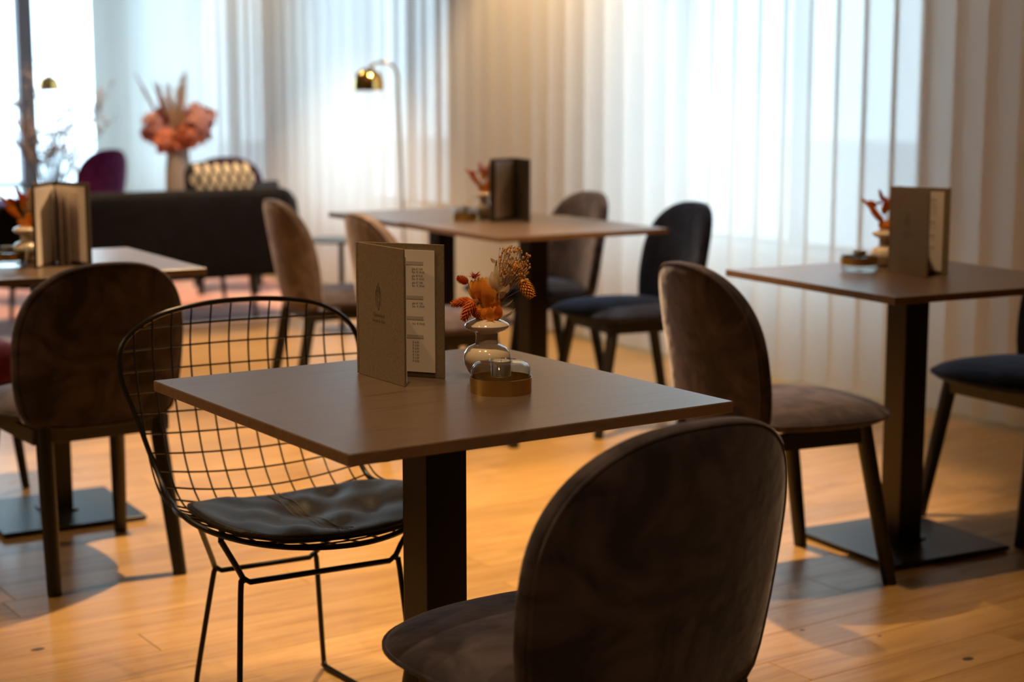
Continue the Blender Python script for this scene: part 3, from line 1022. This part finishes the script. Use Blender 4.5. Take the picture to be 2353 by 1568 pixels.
R3 = Vector((math.cos(math.radians(33.986)), -math.sin(math.radians(33.986)), 0))   # a direction across the bouquets
F3 = Vector((math.sin(math.radians(33.986)), math.cos(math.radians(33.986)), 0))
def vase(label, flabel, x, y, zt, seed, full=True):
    v = thing('bud_vase', label, 'vase', (x, y, zt), 0, 'cream bud vases')
    B().lathe(VASE, 56).build('vase_body', M['ceramic'], v, smooth=True)
    f = thing('dried_flowers', flabel, 'flowers', (x, y, zt + .092), 0, 'dried bouquets')
    rnd = random.Random(seed)
    def V(r, u, d=0.0): return R3 * r + F3 * d + Vector((0, 0, u - .092))
    stems = B()
    def seed_head(r0, u0, r1, u1, d, R, mat, via=None):
        b = B(); base = V(r0, u0, d); tip = V(r1, u1, d + rnd.uniform(-.006, .006))
        cone_seed(b, base, tip - base, (tip - base).length, R, 10, 10)
        b.build('seed_head', M[mat], f, smooth=False)
        path = [V(0, .095, 0), V((via or (r0 * .6, .130))[0], (via or (r0 * .6, .130))[1], d * .6), base]
        stems.tube(spline(path, 5), .0007, 5)
    jit = lambda s=.004: rnd.uniform(-s, s)
    if full:
        seed_head(-.033, .170, -.051, .178, -.004, .0072, 'rust')
        seed_head(-.028, .139, -.060, .132, -.012, .0085, 'rust', (-.015, .128))
        seed_head(-.023, .141, -.040, .107, -.022, .0100, 'rust', (-.012, .135))
        seed_head(-.010, .124, -.022, .112, -.016, .0085, 'rust', (-.004, .122))
        seed_head(.048, .204, .058, .183, .0, .0075, 'yellow', (.038, .185))
        seed_head(.060, .174, .079, .146, -.006, .0105, 'yellow', (.045, .187))
    else:
        seed_head(-.030 + jit(), .172, -.052 + jit(), .182 + jit(), -.004, .0075, 'rust')
        seed_head(-.024, .150 + jit(), -.070 + jit(), .192 + jit(), -.008, .0065, 'orange', (-.012, .128))
        seed_head(-.014, .130, -.048 + jit(), .160 + jit(), -.012, .009, 'orange', (-.006, .122))
        seed_head(.010, .17, .014, .206, 0, .0085, 'orange', (.004, .14))
        seed_head(-.012, .185, -.020 + jit(), .216, -.006, .0060, 'rust', (-.006, .15))
        seed_head(-.002, .160, -.006, .196, -.010, .0080, 'orange', (-.002, .13))
        seed_head(.022, .165, .032 + jit(), .190, -.004, .0075, 'rust', (.010, .14))
    # red thistle-like bloom
    b = B(); c = V(-.022, .180, 0)
    for k in range(46):
        d = Vector((rnd.gauss(0, 1), rnd.gauss(0, 1), rnd.gauss(.6, .8))).normalized() + R3 * rnd.uniform(-.3, .5)
        d.normalize(); L = rnd.uniform(.008, .016); s = d.orthogonal().normalized() * .0011
        p = c + d * .002
        b.add([p - s, p + s, p + d * L], [(0, 1, 2)])
    b.sphere(c, .0045, 8, 5)
    b.build('bloom', M['red'], f); stems.tube([V(0, .1), V(-.012, .15), c], .0008, 5)
    # papery orange petals
    for (r, u, d, w, L, m_) in [(-.012, .150, -.006, .011, .038, 'orange'), (.000, .146, -.010, .012, .042, 'orange'), (-.020, .152, .0, .010, .035, 'orange'), (-.006, .160, .006, .010, .03, 'yellow'),
                                (-.004, .112, -.016, .010, .024, 'orange'), (.008, .112, -.016, .011, .028, 'orange'), (.016, .114, -.010, .010, .028, 'rust'), (-.014, .116, -.008, .010, .026, 'orange'), (.004, .114, .010, .012, .028, 'rust'), (.014, .130, -.004, .010, .03, 'orange')][0 if full else 3:]:
        b = B()
        for j in range(4):
            a0 = j * PI / 2 + rnd.uniform(-.3, .3)
            off = R3 * math.cos(a0) * w * .55 + F3 * math.sin(a0) * w * .55
            leaf(b, V(r, u, d) + off * .3 - Vector((0, 0, L * .4)), V(r, u, d) + off * 1.1 + Vector((jit(), jit(), L * .6)), w * .75, .25)
        b.build('petal_cluster', M[m_], f, smooth=True)
    # bleached leaves
    for (r0, u0, r1, u1, w) in [(.020, .205, .007, .213, .0052), (.016, .150, .010, .190, .0075), (.018, .150, .024, .196, .0080), (.014, .150, .006, .178, .0065), (.022, .150, .040, .168, .0075), (.022, .140, .030, .165, .0065), (.022, .128, .046, .140, .0045), (.022, .108, .050, .124, .0045), (.018, .150, .016, .205, .005)]:
        b = B(); leaf(b, V(r0, u0, -.008 + jit()), V(r1 + jit(.001), u1 + jit(.001), -.010 + jit(.008)), w, .2)
        b.build('leaf', M['leafcream'], f, smooth=True)
    stems.tube(spline([V(.004, .095), V(.014, .15, -.006), V(.018, .21, -.008)], 5), .0008, 5)
    # fine straw sprig
    b = B(); bb = B()
    n = 170 if full else 90
    for k in range(n):
        r1 = .030 + rnd.uniform(-.008, .046); u1 = rnd.uniform(.178, .232) - max(0, r1 - .058) * .8
        d1 = rnd.uniform(-.022, .022)
        mid = V(.018 + (r1 - .03) * .35, .150 + rnd.uniform(-.008, .012), d1 * .4)
        tip = V(r1, u1, d1)
        if k % 2 == 0: b.tube([V(.006, .098), mid, tip], [.0005, .0004, .0003], 4)
        else: b.tube([mid + (tip - mid) * .45 + Vector((jit(.003), jit(.003), 0)), tip], [.0004, .0003], 4)
        bb.sphere(tip, rnd.uniform(.0013, .0023), 6, 4, (1, 1, 1.25))
    b.build('sprig_stems', M['stem'], f)
    so_ = bb.build('sprig_buds', M['strawflower'], f); so_['kind'] = 'stuff'
    stems.build('flower_stems', M['stem'], f)
    return v
vase('cream glazed bud vase with collared neck on the front table', 'orange dried bouquet in the front table vase', 1.586, 2.432, .75, 3)
vase('cream bud vase behind the menu on the right table', 'orange dried bouquet in the right table vase', 3.535, 3.335, .75, 11, False)
vase('cream bud vase beside the menu on the left table', 'orange dried bouquet in the left table vase', 1.545, 4.835, .75, 23, False)
vase('cream bud vase behind the black menu on the joined tables', 'dried bouquet in the vase on the joined tables', 3.535, 5.435, .75, 31, False)

def candle(label, x, y, zt, flipped=False):
    t = thing('tealight_holder', label, 'candle holder', (x, y, zt), 0, 'tealight holders')
    R = .0525
    if not flipped:
        B().lathe([(0, .0), (R, .0), (R, .026), (R - .0012, .026), (R - .0012, .002), (0, .002)], 64).build('brass_tray', M['brass'], t, smooth=True)
        g0, g1 = .0025, .052
        outp = [(R - .0022, g0), (R - .0022, .036), (R - .0035, .043), (R - .008, .0485), (R - .015, .0515), (R - .024, .0515), (.0215, .0490), (.0200, .0470),
                (.0192, .040), (.0192, .030), (.0165, .0265), (.012, .0255), (0, .0255)]
        inn = [(0, .0270), (.0115, .0270), (.0155, .028), (.0177, .031), (.0177, .052), (.0186, .0555), (.0200, .0555), (.0205, .0535), (.0222, .0520)]
        zc = .0275
        wall = [(R - .0040, g0), (R - .0040, .0355), (R - .0055, .0415), (R - .0095, .0463), (R - .0155, .0492), (R - .024, .0494), (.0235, .0468), (.0216, .0440), (.0208, .040), (.0208, .0295), (.0175, .0250), (.012, .0238), (0, .0238)]
        prof = [(0, .0270), (.0115, .0270), (.0155, .028), (.0177, .031), (.0177, .0545), (.0186, .0553), (.0196, .0545), (.0200, .0525), (R - .024, .0515), (R - .015, .0515), (R - .008, .0485), (R - .0035, .043), (R - .0022, .036), (R - .0022, g0), (R - .0040, g0), (R - .0040, .0355), (R - .0055, .0415), (R - .0095, .0463), (R - .0155, .0492), (R - .024, .0494), (.0214, .0485), (.0196, .044), (.0194, .031), (.0165, .0262), (.012, .0254), (0, .0254)]
        B().lathe(prof, 64).build('glass_dome', M['glass'], t, smooth=True)
        zc = .0275; zt_ = .047
    else:
        B().lathe([(R, .020), (R, .041), (R - .0012, .041), (R - .0012, .020)], 64).build('brass_tray', M['brass'], t, smooth=True)
        prof = [(0, .004), (.03, .004), (R - .008, .0045), (R - .004, .008), (R - .0035, .012), (R - .0035, .046), (R - .002, .047), (R - .001, .045), (R - .0015, .012), (R - .003, .005), (R - .008, .001), (0, .001)]
        B().lathe(prof, 64).build('glass_dome', M['glass'], t, smooth=True)
        prof = [(0, .0385), (.0175, .0385), (.0178, .056), (.0192, .0565), (.0198, .055), (.0198, .040), (.0185, .0365), (0, .0365)]
        g = B().lathe(prof, 40).build('glass_cup', M['glass'], t, smooth=True)
        B().lathe([(.0, .0340), (R - .002, .0340), (R - .002, .0360), (0, .0360)], 48).build('glass_shelf', M['glass'], t, smooth=True)
        zc = .039; zt_ = .052
    c = B().lathe([(0, zc), (.0165, zc), (.0168, zt_ + .006), (.0162, zt_ + .006), (.0160, zt_), (0, zt_)], 40).build('tealight', M['silver'], t, smooth=True)
    B().lathe([(0, zt_ + .0003), (.0158, zt_ + .0003), (.0150, zt_ + .0022), (0, zt_ + .0022)], 40).build('wax', M['wax'], c, smooth=True)
    B().tube([(0, 0, zt_ + .002), (.0008, 0, zt_ + .0075)], .0006, 6).build('wick', M['ink'], c)
    return t
candle('clear glass and brass tealight holder on the front table', 1.530, 2.303, .75)
candle('glass tealight holder with brass band on the right table', 3.378, 3.283, .75, True)
candle('glass tealight holder with brass band on the left table', 1.455, 4.735, .75, True)
candle('glass and brass tealight holder on the joined tables at back', 3.435, 5.415, .75)

# ================================================================== lounge at the back
def floor_lamp(label, bx, by, H, ang, lit=0.0):
    """arched brass reading lamp, shade reaching out in direction ang"""
    t = thing('floor_lamp', label, 'floor lamp', (bx, by, 0), ang, 'brass reading lamps')
    B().lathe([(0, 0), (.125, 0), (.128, .006), (.122, .014), (.02, .018), (.012, .03), (0, .03)], 40).build('base', M['brass_bright'], t, smooth=True)
    path = [(0, 0, .02), (.01, 0, H * .35), (.022, 0, H * .72), (.03, 0, H - .16)]
    arc = []
    for k in range(13):
        a = PI * k / 12
        arc.append((.03 + .085 - .085 * math.cos(a), 0, H - .085 + .085 * math.sin(a)))
    arc = arc[:-2] + [(.184, 0, H - .026), (.187, 0, H - .034)]
    B().tube(spline(path + arc, 5), .0085, 10).build('pole', M['brass_bright'], t, smooth=True)
    sx = .190; z0 = H - .150
    prof = [(.084, z0), (.0845, z0 + .03), (.080, z0 + .060), (.066, z0 + .090), (.044, z0 + .110), (.020, z0 + .119), (0, z0 + .121)]
    inn = [(0, z0 + .118), (.020, z0 + .116), (.042, z0 + .107), (.063, z0 + .088), (.077, z0 + .059), (.082, z0 + .03), (.0815, z0)]
    B().lathe(prof + inn + [prof[0]], 48, (sx, 0, 0)).build('lamp_shade', M['brass_bright'], t, smooth=True)
    B().sphere((sx, 0, z0 + .065), .024, 14, 10).build('bulb', M['lens'], t, smooth=True)
    if lit:
        l = bpy.data.lights.new('lamp_bulb', 'POINT'); l.energy = lit; l.color = (1.0, .74, .46); l.shadow_soft_size = .028
        o = bpy.data.objects.new('lamp_bulb', l); COL.objects.link(o); o.parent = t; o.location = (sx, 0, z0 + .032)
    return t
floor_lamp('brass arched floor lamp standing before the curtain behind joined tables', 4.55, 7.78, 1.385, math.radians(150), 3)
floor_lamp('small distant brass lamp above the white blossom branches', 4.32, 12.25, 1.37, math.radians(150), 5)

# round side table by the lamp
def side_table(label, x, y, h, r, z=0.0):
    t = thing('side_table', label, 'side table', (x, y, z), 0)
    B().lathe([(0, h - .014), (r - .004, h - .014), (r, h - .010), (r, h), (0, h)], 48).build('tabletop', M['tabledark'], t, smooth=True)
    B().tube([(0, 0, .01), (0, 0, h - .01)], .014, 12).build('leg', M['tabledark'], t, smooth=True)
    B().lathe([(0, 0), (r * .7, 0), (r * .7, .008), (.02, .012), (0, .012)], 40).build('base', M['tabledark'], t, smooth=True)
    return t
side_table('small round black side table beside the arched lamp', 4.07, 7.62, .48, .17)

# rug
t = thing('area_rug', 'salmon pink rug under the black sofa', 'rug', (3.4, 10.0, 0))
B().box(-1.25, 1.35, -1.60, 1.75, .0008, .012).build('rug_pile', M['rug'], t, bevel=.003, seg=1)
B().box(-1.25, 1.35, -1.84, -1.60, .0008, .011).build('rug_border', M['rugband'], t, bevel=.002, seg=1)

# sofa seen from behind
def sofa():
    t = thing('lounge_sofa', 'black velvet sofa seen from behind on pink rug', 'sofa', (3.34, 8.20, .0121), math.radians(-1.2))
    hw = .80
    # back shell: wraps round at both ends
    path = []
    for k in range(61):
        s = -1 + 2 * k / 60
        x = s * (hw + .06)
        e = max(0, (abs(s) - .72) / .28)
        y = .0 + .36 * e ** 2.2
        path.append((x, y, e))
    rows = []
    vs = []; fs = []
    prof = [(-.055, .24), (-.068, .30), (-.07, .45), (-.068, .60), (-.058, .675), (-.03, .705), (.0, .71), (.03, .70), (.055, .665), (.062, .60), (.062, .42), (.058, .24)]
    n = len(prof)
    for x, y, e in path:
        drop = 1 - .30 * e ** 2.4
        for dy, z in prof:
            zz = .24 + (z - .24) * drop
            nx = math.copysign(min(1, e * 1.1), x)
            vs.append((x - nx * dy * .9, y + dy * (1 - .7 * e), zz))
    for i in range(60):
        for j in range(n):
            j2 = (j + 1) % n
            fs.append((i * n + j, i * n + j2, (i + 1) * n + j2, (i + 1) * n + j))
    fs.append(tuple(range(n))); fs.append(tuple(60 * n + j for j in range(n)))
    B().add(vs, fs).build('back_shell', M['sofa'], t, smooth=True)
    B().box(-.72, .72, .05, .74, .23, .31).build('seat_base', M['sofa'], t, bevel=.02)
    for sx_ in (-1, 1):
        B().add(*pad([(sx_ * .36 + a * 1.55, .40 + b * 1.45) for a, b in so(.225)], RINGS, lambda r, a, b: .37 + .07 * max(0, 1 - r ** 8) ** .5, lambda r, a, b: .35 - .045 * max(0, 1 - r ** 10) ** .5, seat_map)).build('seat_cushion', M['sofa'], t, smooth=True)
    for x, y in ((-.62, .03), (.50, .03), (-.60, .68), (.60, .68)):
        B().tube([(x, y, .24), (x + math.copysign(.02, x), y, .0)], [.018, .011], 10).build('leg', M['legwood'], t, smooth=True)
    return t
sofa()

# patterned cushion standing on the seat against the sofa back
def cushion():
    t = thing('throw_cushion', 'black and cream patterned cushion propped on the sofa back', 'cushion', (3.76, 8.395, .475), 0)
    W, H = .21, .20
    def pm(a, b, h): return (a, .03 * (b / H) + h, b + H - .02)
    o = [(W * math.copysign(abs(math.cos(2 * PI * k / 48)) ** .32, math.cos(2 * PI * k / 48)), H * math.copysign(abs(math.sin(2 * PI * k / 48)) ** .32, math.sin(2 * PI * k / 48))) for k in range(48)]
    def hh(r): return .055 * max(0, 1 - r ** 3) ** .7
    B().add(*pad(o, [.2, .4, .6, .75, .87, .95, 1], lambda r, a, b: hh(r), lambda r, a, b: -hh(r), pm)).build('cover', M['cushion_black'], t, smooth=True)
    # woven cream hexagons standing proud on both faces
    for i in range(-3, 4):
        for j in range(-3, 4):
            cx_ = i * .057 + (j % 2) * .0285; cz_ = j * .054
            if abs(cx_) > W * .90 or abs(cz_) > H * .90: continue
            for s in (-1, 1):
                b = B(); pts = []
                for k in range(8):
                    a = 2 * PI * k / 8
                    x_ = cx_ + .019 * math.cos(a); z_ = cz_ + .031 * math.sin(a)
                    x_ = max(-W * .97, min(W * .97, x_)); z_ = max(-H * .985, min(H * .985, z_))
                    r = max(abs(x_) / W, abs(z_) / H)
                    pts.append(pm(x_, z_, s * (hh(r) * .96 + .0045)))
                b.add(pts, [tuple(range(8)) if s < 0 else tuple(range(7, -1, -1))])
                b.build('woven_patch', M['cushion_cream'], t)
    return t
cushion()
t = thing('throw_cushion', 'plain dark blue cushion corner beside the patterned cushion', 'cushion', (4.03, 8.52, .45), .3)
def pm2(a, b, h): return (a * .7 + b * .5, h + .02 * b, b * .9 + .14)
o_ = [(.15 * math.copysign(abs(math.cos(2 * PI * k / 40)) ** .3, math.cos(2 * PI * k / 40)), .16 * math.copysign(abs(math.sin(2 * PI * k / 40)) ** .3, math.sin(2 * PI * k / 40))) for k in range(40)]
B().add(*pad(o_, [.3, .6, .8, .93, 1], lambda r, a, b: .045 * (1 - r ** 3), lambda r, a, b: -.045 * (1 - r ** 3), pm2)).build('cover', M['cushion_blue'], t, smooth=True)

# low table behind the sofa with the tall vase
side_table('low round black table behind the sofa, under the pampas vase', 4.30, 10.28, .408, .26, .0121)
side_table('low round black table under the white blossom branches', 3.20, 9.52, .388, .24, .0121)
v = thing('tall_vase', 'tall grey stoneware vase holding pink pampas behind the sofa', 'vase', (4.30, 10.28, .42))
v.location = (4.30, 10.28, .42)
B().lathe([(0, 0), (.070, 0), (.078, .01), (.088, .15), (.084, .30), (.072, .40), (.074, .44), (.068, .44), (.066, .40), (.076, .30), (.08, .15), (.068, .015), (0, .012)], 40).build('vase_body', M['greyvase'], v, smooth=True)
f = thing('pampas_bouquet', 'big bouquet of cream pampas and pink coral dried foliage', 'flowers', (4.30, 10.28, .835))
rnd = random.Random(5)
def plume(r0, L, lean, dep, w, mat):
    b = B(); base = Vector((0, 0, 0)); d = (R3 * lean + F3 * dep + Vector((0, 0, 1))).normalized()
    c = base + d * r0
    b.tube([Vector((0, 0, -.25)), c], .003, 5)
    a = d.orthogonal().normalized(); e = d.cross(a)
    for k in range(150):
        t_ = rnd.random(); an = rnd.uniform(0, 2 * PI)
        o = a * math.cos(an) + e * math.sin(an)
        p = c + d * L * t_
        q = p + o * w * (math.sin(PI * (t_ * .8 + .15))) + d * rnd.uniform(.03, .07)
        s = d.cross(o) * .005
        b.add([p - s, p + s, q], [(0, 1, 2)])
    b.tube([c + d * L * i / 6 for i in range(7)], [w * .3 * math.sin(PI * (i / 6 * .8 + .18)) for i in range(7)], 7)
    b.build('pampas_plume', M[mat], f)
plume(.10, .32, -.10, -.10, .075, 'pampas'); plume(.12, .38, .14, -.10, .070, 'pampas'); plume(.16, .28, -.28, .1, .045, 'pampas')
plume(.14, .32, .02, .25, .09, 'pampas'); plume(.20, .32, -.52, 0, .018, 'pinkleaf'); plume(.18, .28, -.30, -.1, .018, 'pinkleaf'); plume(.1, .28, .05, -.15, .04, 'pampas')
def ruffle(r, u, d, R, mat):
    b = B(); c = R3 * r + F3 * d + Vector((0, 0, u))
    for k in range(110):
        dr = Vector((rnd.gauss(0, 1), rnd.gauss(0, 1), rnd.gauss(0, 1))).normalized()
        p = c + dr * R * rnd.uniform(.55, 1.0); n = (dr + Vector((rnd.uniform(-.6, .6), rnd.uniform(-.6, .6), rnd.uniform(-.6, .6)))).normalized()
        a = n.orthogonal().normalized(); e = n.cross(a); s = R * rnd.uniform(.22, .36)
        b.add([p - a * s - e * s * .6, p + a * s - e * s, p + a * s * .8 + e * s, p - a * s + e * s * .8], [(0, 1, 2, 3)])
    b.tube([Vector((0, 0, -.2)), c * .5, c], .004, 5)
    b.build('foliage_head', M[mat], f)
for a_ in ((-.13, .18, -.05, .085, 'pinkleaf'), (-.17, .12, .0, .07, 'coral'), (-.07, .08, -.08, .08, 'coral'), (.13, .20, -.02, .10, 'pinkleaf'), (.18, .22, .05, .075, 'coral'), (.09, .10, -.06, .085, 'coral'), (.15, .12, .02, .075, 'pinkleaf'), (-.10, .24, .05, .055, 'coral'), (0, .06, -.04, .07, 'coral')):
    ruffle(*a_)

# white blossom branches
v = thing('glass_vase', 'vase with white blossom branches behind the left table menu', 'vase', (3.20, 9.52, .4002))
B().lathe([(0, 0), (.05, 0), (.06, .01), (.065, .12), (.05, .22), (.055, .25), (.051, .25), (.046, .22), (.06, .12), (.05, .012), (0, .01)], 32).build('vase_body', M['greyvase'], v, smooth=True)
f2 = thing('blossom_branches', 'airy white blossom branches by the far left window', 'branches', (3.20, 9.52, .62))
tw = B(); bl = B()
rnd = random.Random(9)
for k in range(30):
    lean = rnd.uniform(-.62, .80); dep = rnd.uniform(-.4, .4); L = rnd.uniform(.34, .66) * (1.15 if abs(lean) < .4 else 1)
    d = R3 * lean + F3 * dep + Vector((0, 0, 1)); d.normalize()
    pts = [Vector((0, 0, -.15)), d * L * .35 + Vector((0, 0, .02)), d * L * .7 + Vector((rnd.uniform(-.02, .02), 0, .02)), d * L]
    sp = spline(pts, 5)
    tw.tube(sp, [.0045 * (1 - i / len(sp) * .8) for i in range(len(sp))], 5)
    for j in range(5):
        p = sp[rnd.randrange(5, len(sp))]; q = p + Vector((rnd.uniform(-.11, .11), rnd.uniform(-.11, .11), rnd.uniform(.02, .12)))
        tw.tube([p, q], [.002, .001], 4)
        for m_ in range(9):
            c = p.lerp(q, rnd.random()) + Vector((rnd.gauss(0, .008), rnd.gauss(0, .008), rnd.gauss(0, .008)))
            bl.sphere(c, rnd.uniform(.004, .008), 5, 3)
tw.build('twigs', M['twig'], f2)
bo = bl.build('blossoms', M['blossom'], f2); bo['kind'] = 'stuff'
